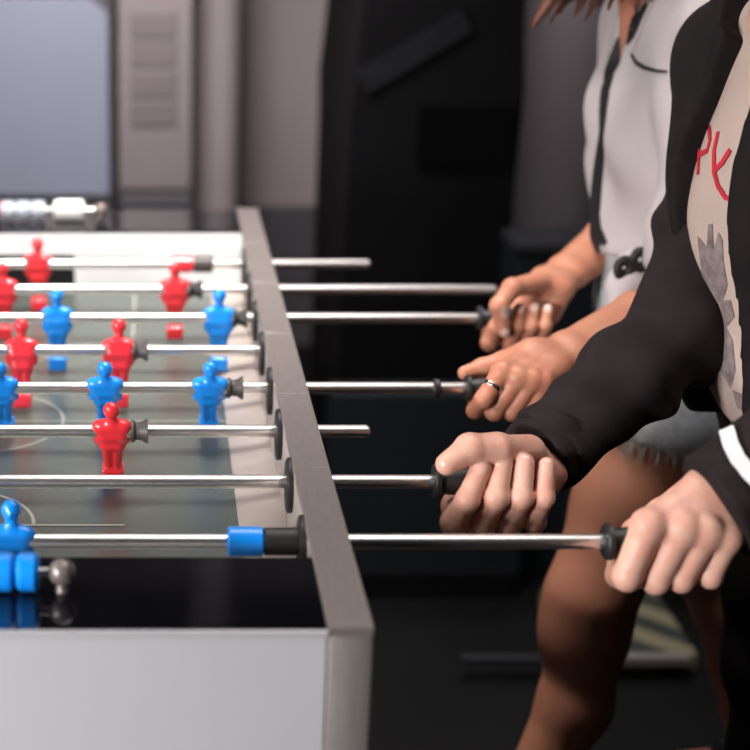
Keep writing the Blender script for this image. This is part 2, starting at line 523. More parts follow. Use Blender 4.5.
# ------------------------------------------------------------------ rods and figures
def fig_sdf(P):
    # stands upright in local space: rod axis through the origin along X, feet below, facing -Y
    d = ell(P, (0, 0, .0325), (.0088, .0088, .0102))                       # head
    d = smin(d, rcone(P, (0, 0, .022), (0, 0, .014), .0052, .0062), .003)  # neck
    tor = rcone(P, (-.0095, 0, .0075), (.0095, 0, .0075), .0088, .0088)
    tor = smin(tor, rcone(P, (-.0085, 0, -.004), (.0085, 0, -.004), .0095, .0095), .006)
    tor = smin(tor, rcone(P, (-.0062, 0, -.021), (.0062, 0, -.021), .0082, .0082), .010)
    d = smin(d, tor, .006)
    for s in (-1, 1):
        d = smin(d, rcone(P, (s * .0146, 0, .0070), (s * .0150, -.001, -.014), .0064, .0046), .004)   # arms
        d = smin(d, rcone(P, (s * .0056, 0, -.024), (s * .0040, 0, -.055), .0068, .0052), .0020)      # legs
    d = smin(d, rbox(P, (0, 0, -.0655), (.0115, .0095, .0095), .003), .004)                            # foot block
    d = smin(d, ell(P, (0, -.008, .031), (.0022, .0025, .0030)), .002)                                 # face
    return d
fv, fq = nets(fig_sdf, (-.03, -.018, -.08), (.03, .018, .05), .00105)
fv = relax(fv, fq, 2); fv[:, 0] *= 1.08
fig_mesh = {}
for cc in ('red', 'blue'):
    me = mesh_from('player_figure', [(fv, fq, None)])
    me.materials.append(M[cc]); fig_mesh[cc] = me

def figure(x, rod, cc, tilt=0, flip=False):
    o = bpy.data.objects.new('player_figure', fig_mesh[cc]); C.objects.link(o)
    o.parent = rod; o.location = (x - rod.location.x, 0, 0)
    o.rotation_euler = (R(tilt), 0, R(180 if flip else 0))
    return o

def cone_bumper(x, rod, m='rubber'):
    b = lathe([(0, .0078), (0, .0125), (.003, .0128), (.006, .0098), (.012, .0105), (.017, .0140), (.0195, .0142), (.0195, .0078)], 'X', 24, None, (x - rod.location.x, 0, 0))
    return obj('bumper', b, M[m], rod, True)

def tube_part(name, rod, x0, x1, r, m, bev=.0015):
    ox = rod.location.x
    return obj(name, lathe([(x0 - ox, r - bev), (x0 - ox + bev, r), (x1 - ox - bev, r), (x1 - ox, r - bev)], 'X', 24), M[m], rod, True)

def bar(rod, x0, x1, r=.0073):
    ox = rod.location.x
    b = lathe([(x0 - ox, r * .6), (x0 - ox + .003, r), (x1 - ox - .005, r), (x1 - ox - .0015, r * .8), (x1 - ox, r * .4)], 'X', 24)
    return obj('bar', b, M['chrome'], rod, True)

def handle(rod, x0, x1, r=.0160):
    """black grip with a flange collar at its table end"""
    ox = rod.location.x
    p = [(x0 - ox, .009), (x0 - ox, r + .001), (x0 - ox + .002, r + .003), (x0 - ox + .006, r + .003), (x0 - ox + .008, r - .003)]
    L = x1 - x0
    for k in range(1, 12):
        t = k / 12; p.append((x0 - ox + .008 + (L - .012) * t, r - .002 + .002 * math.sin(math.pi * t)))
    p += [(x1 - ox - .003, r - .001), (x1 - ox, r - .005)]
    return obj('handle', lathe(p, 'X', 24), M['rubber'], rod, True)

rods = []
RL = ['foosball rod nearest the end panel, with one blue goalkeeper and blue sleeve',
      'second foosball rod from the near end, held by the palm-up fist',
      'foosball rod with short bare end and a lone red figure nearest the camera',
      'blue-team foosball rod whose handle is held by the hand wearing a ring',
      'red-team foosball rod not reaching past the right rail, two red figures in view',
      'blue-team foosball rod gripped by the farther tanned hand',
      'second foosball rod from the far end, long bare steel end pointing at tanned hand',
      'foosball rod nearest the far white end wall, red goalkeeper and red sleeve']
rods = []
def new_rod(n):
    r = empty('foosball_rod', (XC, 1.395 + .15 * n, ROD_Z), RL[n], 'foosball rod', 'foosball rods')
    rods.append(r); return r
XEND = XLO - .12
# rod 0, blue goalie
r = new_rod(0); bar(r, XEND - .1, xrod(612, 0))
figure(xrod(12, 0), r, 'blue', 0)
tube_part('collar_sleeve', r, xrod(228, 0), xrod(263, 0), .0145, 'blue'); tube_part('rubber_sleeve', r, xrod(263.5, 0), xrod(300, 0), .0135, 'rubber')
handle(r, xrod(604, 0), xrod(604, 0) + .108, .0150)
tube_part('collar_sleeve', r, -.47, -.437, .0145, 'blue')
# rod 1, blue defence pushed out of the picture to the left
r = new_rod(1); bar(r, XEND + .03, xrod(444, 1)); figure(-.27, r, 'blue'); figure(-.50, r, 'blue')
handle(r, xrod(433, 1), xrod(433, 1) + .104, .0155)
# rod 2, red attack
r = new_rod(2); bar(r, XEND - .25, xrod(370, 2)); figure(xrod(112, 2), r, 'red', -24, True); cone_bumper(xrod(131, 2), r, 'greyrub')
figure(xrod(112, 2) - .2, r, 'red', -24, True); figure(xrod(112, 2) - .4, r, 'red', -24, True)
# rod 3, blue midfield
r = new_rod(3); bar(r, XEND + .1, xrod(470, 3)); sx = .1275
for k in range(5): figure(xrod(210, 3) - k * sx, r, 'blue', 27)
cone_bumper(xrod(227, 3), r, 'greyrub'); tube_part('rod_ferrule', r, xrod(433, 3), xrod(440, 3), .0115, 'rubber')
handle(r, xrod(465, 3), xrod(465, 3) + .088, .0135)
# rod 4, red midfield
r = new_rod(4); bar(r, XEND - .30, .166)
for k in range(5): figure(xrod(119, 4) - k * .1275, r, 'red', 12, True)
cone_bumper(xrod(133, 4), r, 'greyrub')
# rod 5, blue attack
r = new_rod(5); bar(r, XEND + .12, xrod(486, 5)); figure(xrod(219, 5), r, 'blue', -6); figure(xrod(57, 5), r, 'blue', -3); figure(xrod(57, 5) - .226, r, 'blue', -3)
cone_bumper(xrod(233, 5), r); handle(r, xrod(477, 5), xrod(477, 5) + .100, .0140)
# rod 6, red defence
r = new_rod(6); bar(r, XEND - .12, xrod(497, 6)); figure(xrod(175, 6), r, 'red', 2, True); figure(xrod(3, 6), r, 'red', 2, True)
cone_bumper(xrod(189, 6), r)
# rod 7, red goalie
r = new_rod(7); bar(r, XEND - .2, xrod(370, 7)); figure(xrod(38, 7), r, 'red', 2, True)
tube_part('collar_sleeve', r, xrod(172, 7), xrod(193, 7), .0135, 'red'); tube_part('rubber_sleeve', r, xrod(193.5, 7), xrod(213, 7), .0135, 'greyrub')

# ------------------------------------------------------------------ people
def polar(n, px, rad, th, b):
    return np.array((xrod(px, n), 1.395 + .15 * n + b * rad * math.sin(R(th)), ROD_Z + rad * math.cos(R(th))))

def norm(v): return v / np.linalg.norm(v)

def arm(n, b, fingers, wrist, elbow, thumb, sc, h, fat=1.0, ff=1.22, tf=1.0):
    """fingers: four lists of (pixel column, radius, angle) for knuckle, middle joint, end joint, tip.  Returns V, Q, mi"""
    wrist = np.array(wrist, float); elbow = np.array(elbow, float)
    J = [[polar(n, px, rr * sc, th, b) for (px, rr, th) in f] for f in fingers]
    mcp = [j[0] for j in J]
    across = norm(mcp[3] - mcp[0])
    fore = norm(wrist - elbow)
    across_w = norm(across - fore * (across @ fore))
    fr = [(.0112, .0098, .0086, .0074), (.0115, .0100, .0088, .0076), (.0110, .0094, .0083, .0072), (.0098, .0083, .0073, .0064)]
    fr = [tuple(q * ff for q in r_) for r_ in fr]
    T = [np.array(t) for t in thumb]
    carp = [wrist + across_w * (i - 1.5) * .0125 * sc + fore * .012 for i in range(4)]
    def f(P):
        # forearm
        e1 = elbow
        d = None
        for s in (-1, 1):
            c = chain(P, [elbow + (wrist - elbow) * .16 + across_w * s * .010 * sc, elbow + (wrist - elbow) * .35 + across_w * s * .017 * sc, wrist - fore * .03 + across_w * s * .012 * sc, wrist + fore * .01 + across_w * s * .0135 * sc],
                      [.028 * sc, .031 * sc * fat, .0215 * sc * fat, .0185 * sc * fat], .01)
            d = c if d is None else smin(d, c, .02)
        # palm
        p = None
        for i in range(4):
            mid = carp[i] * .45 + mcp[i] * .55
            c = chain(P, [carp[i], mid, mcp[i]], [.0150 * sc, .0138 * sc, fr[i][0] * sc * 1.02], .006)
            p = c if p is None else smin(p, c, .013 * sc)
        # pad at the base of the little finger and at the base of the thumb
        inner = -norm(np.cross(across, norm(mcp[1] - carp[1]))) * 1.0
        grip = np.array((0, 1.395 + .15 * n, ROD_Z)); mm = (mcp[1] + carp[1]) / 2; tow = grip - mm; tow[0] = 0
        if inner @ tow < 0: inner = -inner
        p = smin(p, rcone(P, carp[3] + inner * .006, mcp[3] * .6 + carp[3] * .4 + inner * .009, .0165 * sc, .0135 * sc), .012)
        p = smin(p, rcone(P, T[0], T[1], .0180 * sc, .0140 * sc), .016)
        d = smin(d, p, .018 * sc)
        # fingers
        fd = pd = None
        for i in range(4):
            r_ = [q * sc for q in fr[i]]
            c = None
            for k in range(3):
                e = rcone(P, J[i][k], J[i][k + 1], r_[k] * .98, r_[k + 1] * .98)
                if k == 0: pd = e if pd is None else smin(pd, e, .0012)
                c = e if c is None else smin(c, e, .0035)
            for k in (1, 2):
                out = J[i][k] - np.array((J[i][k][0], 1.395 + .15 * n, ROD_Z)); out = norm(out)
                c = smin(c, ell(P, J[i][k] + out * .0015, (r_[k] * 1.03,) * 3), .003)
            fd = c if fd is None else smin(fd, c, .0012)
        for i in range(4):   # knuckle bumps
            out = norm(mcp[i] - np.array((mcp[i][0], 1.395 + .15 * n, ROD_Z)))
            d = smin(d, ell(P, mcp[i] + out * .0025 * sc, (fr[i][0] * .95 * sc,) * 3), .006)
        # tendons across the back
        d = smin(d, pd, .0055 * sc)
        for i in range(4):
            out = -inner
            d = smin(d, rcone(P, carp[i] + out * .0115 * sc, mcp[i] + out * .009 * sc, .003, .0035), .006)
        # thumb
        td = chain(P, T[1:], [.0150 * sc * tf, .0130 * sc * tf, .0100 * sc * tf][:len(T) - 1], .004)
        td = smin(td, ell(P, T[2], (.0136 * sc * tf,) * 3), .004)
        d = smin(d, td, .005 * sc)
        d = smin(d, fd, .0010)
        return d
    allp = np.array([q for j in J for q in j] + [wrist, elbow] + T)
    lo, hi = allp.min(0) - .055, allp.max(0) + .055
    V, Q = nets(f, lo, hi, h)
    V = relax(V, Q, 2, .4)
    # nails
    mi = np.zeros(len(Q), np.int32)
    cen = V[Q].mean(1)
    nrm = np.cross(V[Q[:, 2]] - V[Q[:, 0]], V[Q[:, 3]] - V[Q[:, 1]])
    nrm /= np.linalg.norm(nrm, axis=1)[:, None] + 1e-12
    for j, rr in [(J[i][2:], fr[i][3] * sc) for i in range(4)] + [(T[-2:], .0086 * sc)]:
        tip = j[1]; ax = norm(j[1] - j[0])
        out = tip - np.array((tip[0], 1.395 + .15 * n, ROD_Z)); out = norm(out - ax * (out @ ax))
        side = np.cross(ax, out)
        q = cen - (tip + ax * rr * .15)
        u, w, o_ = q @ ax / (rr * .95), q @ side / (rr * .72), q @ out
        mi[(u ** 2 + w ** 2 < 1) & (o_ > rr * .35) & (nrm @ out > .45)] = 1
    return V, Q, mi, J, T

def head_sdf(P, c, rot, sc=1.0):
    q = (P - np.asarray(c, np.float32)) @ np.asarray(rot.to_3x3(), np.float32)   # to local: face looks to -X
    q = q / sc
    d = ell(q, (.012, 0, .03), (.098, .076, .092))
    d = smin(d, ell(q, (-.040, 0, -.045), (.052, .056, .066)), .035)
    d = smin(d, ell(q, (-.070, 0, -.092), (.022, .026, .018)), .03)          # chin
    d = smin(d, rcone(q, (-.088, 0, .012), (-.108, 0, -.028), .009, .012), .012)  # nose
    for s in (-1, 1):
        d = smax(d, -ell(q, (-.092, s * .033, .008), (.020, .020, .012)), .014)
        d = smin(d, ell(q, (-.078, s * .033, .006), (.012, .014, .010)), .002)
        d = smin(d, rcone(q, (-.088, s * .018, .027), (-.078, s * .048, .026), .008, .007), .012)
        d = smin(d, ell(q, (.010, s * .078, -.008), (.020, .009, .032)), .006)
        d = smin(d, ell(q, (-.066, s * .042, -.030), (.024, .022, .022)), .02)
    d = smin(d, rcone(q, (-.092, -.020, -.055), (-.092, .020, -.055), .0065, .0065), .006)
    d = smin(d, rcone(q, (-.090, -.016, -.066), (-.090, .016, -.066), .0075, .0075), .006)
    return d * sc

def wav(P, *terms):
    """cloth folds: sum of sines (amplitude, kx, ky, kz, phase)"""
    d = 0
    for a, kx, ky, kz, ph in terms:
        d = d + a * np.sin(kx * P[:, 0] + ky * P[:, 1] + kz * P[:, 2] + ph + 1.3 * np.sin(.37 * ky * P[:, 0] + .5 * kx * P[:, 2] + ph))
    return d

def body_color(V, Q, pts, base):
    cen = V[Q].mean(1); mi = np.zeros(len(Q), np.int32)
    for c, r, idx in pts:
        mi[((cen - np.asarray(c)) ** 2).sum(1) < r * r] = idx
    return mi

# ======== the woman
W = empty('person', (.75, 2.2, 0), 'woman in grey-white blouse and frayed denim shorts gripping two farther rods of the table', 'person', 'players at the table')
wh = dict(sc=.86, h=.0016)
# right hand on rod 5, palm side to the camera
wr_w, wr_e = atY(556, 280, 2.185), atY(642, 220, 2.33)
n5 = 5
FR = [[(496, 37, 150), (488, 38, 214), (492, 29, 258), (498, 26, 300)],
      [(514, 37, 142), (509, 39, 206), (513, 30, 262), (516, 26, 318)],
      [(531, 37, 142), (524, 39, 206), (527, 30, 262), (530, 26, 320)],
      [(545, 36, 142), (539, 37, 206), (541, 29, 262), (544, 25, 318)]]
FR = [[(a, b / 1000, c) for a, b, c in f] for f in FR]
TH = [atY(546, 281, 2.165), atY(512, 288, 2.118), atY(499, 306, 2.105), atY(504, 331, 2.103)]
wR = arm(n5, 1, FR, wr_w, wr_e, TH, .92, .0017, .92, 1.30)
# left hand on rod 3, back of the hand to the camera
wl_w, wl_e = atY(553, 360, 1.862), atY(688, 300, 2.00)
FL = [[(497, 37, 38), (478, 40, 92), (474, 30, 150), (478, 26, 215)],
      [(512, 38, 50), (491, 38, 124), (488, 29, 178), (492, 25, 232)],
      [(526, 38, 55), (508, 38, 126), (505, 29, 178), (508, 25, 232)],
      [(538, 36, 58), (525, 36, 126), (522, 27, 178), (525, 24, 232)]]
FL = [[(a, b / 1000, c) for a, b, c in f] for f in FL]
TH = [atY(530, 352, 1.865), atY(503, 362, 1.880), atY(483, 368, 1.880), atY(465, 373, 1.872)]
wL = arm(3, -1, FL, wl_w, wl_e, TH, .92, .0017, .92)

hipL, hipR = np.array((.745, 2.10, .86)), np.array((.775, 2.30, .86))
kneeL = np.array(atY(587, 630, 2.0)); ankL = np.array((.485, 1.975, .10))
kneeR = np.array((.855, 2.31, .47)); ankR = np.array((.985, 2.33, .12))
shL, shR = np.array((.735, 2.115, 1.285)), np.array((.735, 2.42, 1.285))
elL, elR = np.array(wl_e), np.array(wr_e)
neck0, headc = np.array((.700, 2.265, 1.325)), np.array((.615, 2.255, 1.475))
hrot = Matrix.Rotation(R(-38), 4, 'Y')
def w_legs(P):
    d = None
    for hp, kn, an, s in ((hipL, kneeL, ankL, -1), (hipR, kneeR, ankR, 1)):
        fw = norm(np.array((-1., 0, .1)))
        th = chain(P, [hp, hp * .45 + kn * .55 + fw * .008, kn + np.array((0, 0, .05)), kn], [.092, .077, .060, .056], .02)
        th = smin(th, ell(P, kn + fw * .014, (.047, .046, .052)), .03)
        sh_ = kn - an
        cf = chain(P, [kn, kn - sh_ * .28 - fw * .024, kn - sh_ * .62 - fw * .010, an], [.052, .050, .039, .034], .02)
        leg = smin(th, cf, .03)
        ft = rcone(P, an + np.array((.03, 0, -.05)), an + np.array((-.13, 0, -.065)), .036, .028)
        leg = smin(leg, ft, .03)
        d = leg if d is None else smin(d, leg, .012)
    pel = ell(P, (.765, 2.20, .90), (.118, .165, .125))
    return smin(d, pel, .05)
def w_torso(P):
    d = ell(P, (.765, 2.205, .93), (.110, .155, .11))
    d = smin(d, rcone(P, (.763, 2.215, 1.03), (.755, 2.24, 1.09), .105, .108), .06)
    d = smin(d, ell(P, (.753, 2.26, 1.185), (.105, .145, .16)), .06)
    for s in (-1, 1): d = smin(d, ell(P, (.698, 2.255 + s * .066, 1.165), (.050, .056, .060)), .04)
    d = smin(d, chain(P, [shL, np.array((.735, 2.265, 1.305)), shR], [.050, .060, .050], .02), .06)
    return d
def w_neck(P): return rcone(P, neck0 - np.array((-.01, 0, .02)), headc + np.array((.03, 0, -.03)), .056, .050)
def w_uarm(P):
    return smin(rcone(P, shL, elL, .047, .036), rcone(P, shR, elR, .047, .036), 0)
def w_body(P):
    d = smin(w_legs(P), w_torso(P), .05)
    d = smin(d, w_uarm(P), .03); d = smin(d, w_neck(P), .03)
    return smin(d, head_sdf(P, headc, hrot, .97), .015)
V, Q = nets(w_body, (.40, 1.85, 0), (1.15, 2.65, 1.68), .007)
V = relax(V, Q, 2)
hr3 = np.array(hrot.to_3x3())
hl = lambda p: headc + hr3 @ (np.array(p) * .97)
mi = body_color(V, Q, [(hl((-.098, 0, -.060)), .019, 2), (hl((-.090, .033, .006)), .010, 3), (hl((-.090, -.033, .006)), .010, 3), (hl((-.091, .033, .003)), .0062, 4), (hl((-.091, -.033, .003)), .0062, 4)], 0)
o = link('body', mesh_from('body', [(V, Q, mi), wR[:3], wL[:3]]), [M['skinw'], M['nailw'], M['lip'], M['eye'], M['iris']]); adopt(o, W)
w_bvh = bvh_of(o)
# ring on her left index finger
rj = wL[3][0]; rp = rj[0] * .45 + rj[1] * .55; rax = norm(rj[1] - rj[0])
def ring_sdf(P):
    q = P - rp.astype(np.float32); t = q @ rax.astype(np.float32); rad = np.sqrt(np.maximum((q * q).sum(1) - t * t, 0))
    return np.sqrt((rad - .0122) ** 2 + (np.maximum(np.abs(t) - .0018, 0)) ** 2) - .0011
sdf_obj('ring', ring_sdf, rp - .018, rp + .018, .0007, M['silver'], W, 1)

# blouse
def blouse(P):
    d = w_torso(P) - .016
    # the front falls straight from the bust
    d = smin(d, rcone(P, (.711, 2.265, 1.17), (.702, 2.255, .985), .058, .062), .05)
    d = smin(d, rcone(P, (.720, 2.185, 1.16), (.704, 2.175, .985), .050, .056), .05)
    d = smin(d, rcone(P, (.720, 2.335, 1.16), (.718, 2.33, .985), .050, .055), .05)
    for s_, e_ in ((shL, elL), (shR, elR)):
        ee = s_ + (e_ - s_) * .86
        sl = rcone(P, s_, ee, .062, .060)
        ax = norm(ee - s_).astype(np.float32)
        cut = (P - ee.astype(np.float32)) @ ax
        sl = smax(sl, cut - .01, .006)
        d = smin(d, sl, .025)
    d = d + wav(P, (.0036, 18, 40, 12, 0), (.0028, 30, -25, 34, 1.7), (.0020, 8, 60, -44, .6))
    hem = .988 + .006 * np.sin(25 * P[:, 1])
    d = smax(d, hem - P[:, 2], .006)
    # hem band
    band = np.abs(P[:, 2] - hem - .012) - .012
    d = np.where(band < 0, d - .0016, d)
    # neckline
    d = smax(d, -rcone(P, (.635, 2.255, 1.25), (.67, 2.26, 1.46), .028, .085), .008)
    return d
bl = sdf_obj('blouse', blouse, (.48, 1.90, .93), (.95, 2.62, 1.40), .0055, M['blouse'], W)
bl_bvh = bvh_of(bl)
adopt(obj('neck_ribbon', strip_on(bl_bvh, [(642, 4), (626, 42), (612, 72), (606, 90), (604, 110), (602, 150), (597, 185), (594, 215), (596, 235), (602, 249)], .014, .003, None, 2.2, .0012,
          [.030, .030, .026, .024, .023, .025, .028, .032, .034, .032]), M['black'], None, True), W)
pk = strip_on(bl_bvh, [(632, 54), (637, 63), (646, 68), (657, 71), (668, 72)], .004, .0025, None, 2.2, .0008, [.003, .006, .005, .003])
adopt(obj('pocket_opening', pk, M['black'], None, True), W)
pk = strip_on(bl_bvh, [(633, 52), (650, 10), (655, 0)], .003, .002, None, 2.2, .001)
adopt(obj('pocket_seam', pk, M['blouse'], None, True), W)
# knotted shirt tail under the hem
def tail(P):
    a, b_, c = [np.array(atY(*q)) for q in ((632, 268, 2.09), (628, 285, 2.06), (618, 314, 2.03))]
    d = chain(P, [a, b_, c], [.028, .026, .012], .02)
    k = np.array(atY(645, 276, 2.09)); d = smin(d, rcone(P, k, np.array(atY(640, 298, 2.06)), .028, .016), .015)
    return d + wav(P, (.003, 60, 20, 30, 0), (.002, -40, 50, 60, 1))
sdf_obj('shirt_tail', tail, (.54, 1.95, .78), (.76, 2.16, 1.04), .004, M['blouse'], W)
kb = bmesh.new()
kp = np.array(atY(632, 264, 2.045))
def knot(P):
    d = None
    for k in range(2):
        c = kp + np.array(((k - .5) * .020, 0, (k - .5) * .012))
        q = P - c.astype(np.float32); rad = np.sqrt(q[:, 0] ** 2 + (q[:, 2] * .8) ** 2)
        e = np.sqrt((rad - .0085) ** 2 + q[:, 1] ** 2) - .0058
        d = e if d is None else smin(d, e, .003)
    return d
sdf_obj('knotted_bow', knot, kp - .045, kp + .045, .0015, M['black'], W)
# denim shorts
def shorts(P):
    d = w_legs(P) - .011
    d = smin(d, w_torso(P) - .009, .02)
    for hp, kn in ((hipL, kneeL), (hipR, kneeR)):
        d = smin(d, rcone(P, hp, hp + (kn - hp) * .22, .104, .100), .03)
    d = d + wav(P, (.002, 30, 30, 50, 0), (.0015, 60, -30, 20, 1))
    d = smax(d, P[:, 2] - 1.0, .01)
    for hp, kn in ((hipL, kneeL), (hipR, kneeR)):
        ax = norm(kn - hp)
    ax = norm(np.array((-.25, 0., -1.)))
    cut = (P - np.array((.70, 2.02, .755), np.float32)) @ ax.astype(np.float32)
    return smax(d, cut, .004)
sh = sdf_obj('denim_shorts', shorts, (.55, 1.95, .68), (.95, 2.46, 1.03), .006, M['denim'], W)
# fringe of loose threads along the hem
fr = bmesh.new(); shv = [v.co for v in sh.data.vertices]
axh = Vector((-.25, 0, -1)).normalized()
hemv = [v for v in shv if abs((v - Vector((.70, 2.02, .755))).dot(axh) + .004) < .004 and v.y < 2.2]
random.shuffle(hemv)
for v in hemv[:420]:
    L = random.uniform(.010, .028); w = .0007
    t = Vector((random.uniform(-.35, .35), random.uniform(-.35, .35), -1)).normalized()
    out = Vector((v.x - .70, v.y - 2.06, 0)).normalized()
    p0, p1, p2 = v + out * .001, v + t * L * .5 + out * .004, v + t * L + out * .004
    sd = out.cross(Vector((0, 0, 1))) * w
    vs = [fr.verts.new(q) for q in (p0 - sd, p0 + sd, p1 + sd, p1 - sd, p2)]
    fr.faces.new(vs[:4]); fr.faces.new((vs[3], vs[2], vs[4]))
adopt(obj('frayed_hem', fr, M['fray']), W)['kind'] = 'stuff'
# shoes
for an in (ankL, ankR):
    an = np.array(an)
    def shoe(P):
        d = rcone(P, an + np.array((.03, 0, -.045)), an + np.array((-.14, 0, -.06)), .046, .038)
        d = smin(d, rcone(P, an + np.array((.02, 0, -.03)), an + np.array((0, 0, .01)), .047, .046), .03)
        return smax(smax(d, -(P[:, 2] - (an[2] - .088)), .004), P[:, 2] - an[2] - .012, .005)
    so = sdf_obj('shoe', shoe, an + np.array((-.22, -.07, -.11)), an + np.array((.11, .07, .05)), .006, M['shoe'], W)
    dz = min(v.co.z for v in so.data.vertices)
    for v in so.data.vertices: v.co.z -= dz * (1 if v.co.z < an[2] - .03 else .6)
# hair: cap and forward hanging locks
def hairf(P):
    q = (P - headc.astype(np.float32)) @ hr3.astype(np.float32)
    d = ell(q, (.022, 0, .032), (.108, .088, .100))
    d = smax(d, -ell(q, (-.085, 0, -.03), (.075, .062, .085)), .02)
    return d + wav(P, (.0025, 60, 90, 20, 0))
locks = []
for (px, py, Y, bx, by, w) in ((531, 29, 2.14, -.02, -.085, .020), (540, 20, 2.15, -.01, -.088, .018), (549, 25, 2.17, -.03, -.080, .017), (560, 14, 2.18, .0, -.088, .018), (574, 16, 2.17, .01, -.09, .019), (585, 21, 2.18, .02, -.09, .016),
                               (596, 10, 2.18, .03, -.088, .018), (607, 12, 2.19, .035, -.085, .015), (620, 5, 2.2, .045, -.08, .016), (636, 8, 2.19, .055, -.08, .014), (650, 2, 2.19, .06, -.075, .016),
                               (545, 14, 2.36, -.02, .085, .018), (575, 8, 2.36, .01, .088, .02), (600, 5, 2.36, .03, .085, .02)):
    tip = np.array(atY(px, py, Y)); root = hl((bx, by, .01)); mid = root * .45 + tip * .55 + np.array((.012, (-.03 if by < 0 else .03), .02))
    locks.append((root, mid, tip, w))
def hairall(P):
    d = hairf(P)
    for root, mid, tip, w in locks:
        c = chain(P, [hl((.03, 0, .10)) * .3 + root * .7, root, mid, tip], [w * 1.1, w * 1.1, w * .9, .003], .01)
        d = smin(d, c, .004)
    return d + wav(P, (.0012, 180, 220, 30, 0), (.001, 320, 140, 60, 2))
sdf_obj('hair', hairall, (.42, 2.05, 1.20), (.80, 2.48, 1.68), .0036, M['hair'], W)

# ======== the man
MN = empty('person', (.78, 1.74, 0), 'man in dark jacket over ecru printed tee gripping the two nearest handles', 'person', 'players at the table')
# right hand on rod 1, palm side to the camera
mr_w, mr_e = atY(538, 458, 1.592), atY(680, 334, 1.755)
FR = [[(463, 39, 152), (452, 41, 214), (461, 36, 262), (475, 34, 316)],
      [(489, 38, 146), (480, 42, 207), (489, 35, 264), (497, 32, 328)],
      [(515, 38, 146), (508, 41, 206), (514, 34, 264), (519, 32, 328)],
      [(539, 37, 146), (533, 39, 206), (537, 32, 262), (541, 30, 324)]]
FR = [[(a, b / 1000, c) for a, b, c in f] for f in FR]
TH = [atY(528, 452, 1.560), atY(497, 449, 1.535), atY(470, 449, 1.527), atY(447, 464, 1.515)]
mR = arm(1, 1, FR, mr_w, mr_e, TH, 1.04, .0017, 1.05, 1.38, 1.14)
# left hand on rod 0, back of the hand to the camera
ml_w, ml_e = atY(727, 500, 1.395), atY(905, 395, 1.43)
FL = [[(636, 41, 46), (618, 40, 116), (620, 31, 170), (626, 28, 228)],
      [(668, 42, 50), (648, 39, 124), (643, 32, 178), (646, 28, 234)],
      [(691, 41, 54), (673, 38, 124), (669, 31, 178), (672, 27, 234)],
      [(713, 38, 60), (702, 36, 122), (697, 29, 176), (700, 26, 232)]]
FL = [[(a, b / 1000, c) for a, b, c in f] for f in FL]
TH = [atY(697, 492, 1.425), atY(662, 514, 1.450), atY(636, 533, 1.452), atY(626, 550, 1.446)]
mL = arm(0, -1, FL, ml_w, ml_e, TH, 1.04, .0017, 1.22, 1.34)
m_shL, m_shR = np.array((.735, 1.545, 1.30)), np.array((.705, 1.915, 1.28))
m_elL, m_elR = np.array(ml_e), np.array(mr_e)
m_hipL, m_hipR = np.array((.80, 1.655, .92)), np.array((.80, 1.835, .92))
m_knL, m_knR = np.array((.80, 1.63, .50)), np.array((.82, 1.86, .50))
m_anL, m_anR = np.array((.86, 1.62, .09)), np.array((.88, 1.88, .09))
m_head = np.array((.645, 1.74, 1.555)); m_rot = Matrix.Rotation(R(-25), 4, 'Y'); mr3 = np.array(m_rot.to_3x3())
def m_torso(P):
    d = ell(P, (.79, 1.745, .97), (.115, .165, .13))
    d = smin(d, rcone(P, (.765, 1.745, 1.02), (.745, 1.742, 1.15), .115, .122), .06)
    d = smin(d, ell(P, (.735, 1.738, 1.20), (.118, .172, .17)), .06)
    d = smin(d, chain(P, [m_shL, np.array((.725, 1.735, 1.34)), m_shR], [.060, .068, .060], .02), .06)
    return d
def m_legs(P, g=0.):
    d = None
    for hp, kn, an in ((m_hipL, m_knL, m_anL), (m_hipR, m_knR, m_anR)):
        c = chain(P, [hp, hp * .5 + kn * .5, kn, kn * .65 + an * .35, an], [.098 + g, .083 + g, .060 + g, .058 + g, .042 + g * 1.4], .02)
        d = c if d is None else smin(d, c, .015)
    return smin(d, ell(P, (.80, 1.745, .93), (.12 + g, .17 + g, .12)), .05)
def m_body(P):
    d = smin(m_torso(P), m_legs(P), .05)
    d = smin(d, smin(rcone(P, m_shL, m_elL, .050, .036), rcone(P, m_shR, m_elR, .044, .026), 0), .03)
    d = smin(d, rcone(P, (.71, 1.738, 1.36), m_head + np.array((.035, 0, -.04)), .064, .058), .03)
    return smin(d, head_sdf(P, m_head, m_rot, 1.05), .015)
V, Q = nets(m_body, (.45, 1.35, .04), (1.05, 2.06, 1.75), .0075)
V = relax(V, Q, 2)
ml = lambda p: m_head + mr3 @ (np.array(p) * 1.05)
mi = body_color(V, Q, [(ml((-.098, 0, -.060)), .019, 2), (ml((-.090, .033, .006)), .010, 3), (ml((-.090, -.033, .006)), .010, 3), (ml((-.091, .033, .003)), .0062, 4), (ml((-.091, -.033, .003)), .0062, 4)], 0)
o = link('body', mesh_from('body', [(V, Q, mi), mR[:3], mL[:3]]), [M['skinm'], M['nailm'], M['lip'], M['eye'], M['iris']]); adopt(o, MN)
# tee
def tee(P):
    d = m_torso(P) - .007
    d = smin(d, rcone(P, (.722, 1.74, 1.18), (.728, 1.74, .97), .078, .086), .06)
    d = d + wav(P, (.0028, 10, 35, 16, 0), (.002, 30, -20, 40, 1.5))
    d = smax(d, .90 - P[:, 2], .006)
    d = smax(d, -rcone(P, (.66, 1.738, 1.46), (.66, 1.738, 1.64), .070, .085), .006)
    return d
te = sdf_obj('printed_tee', tee, (.56, 1.52, .87), (.93, 1.96, 1.47), .006, M['tee'], MN)
te_bvh = bvh_of(te)
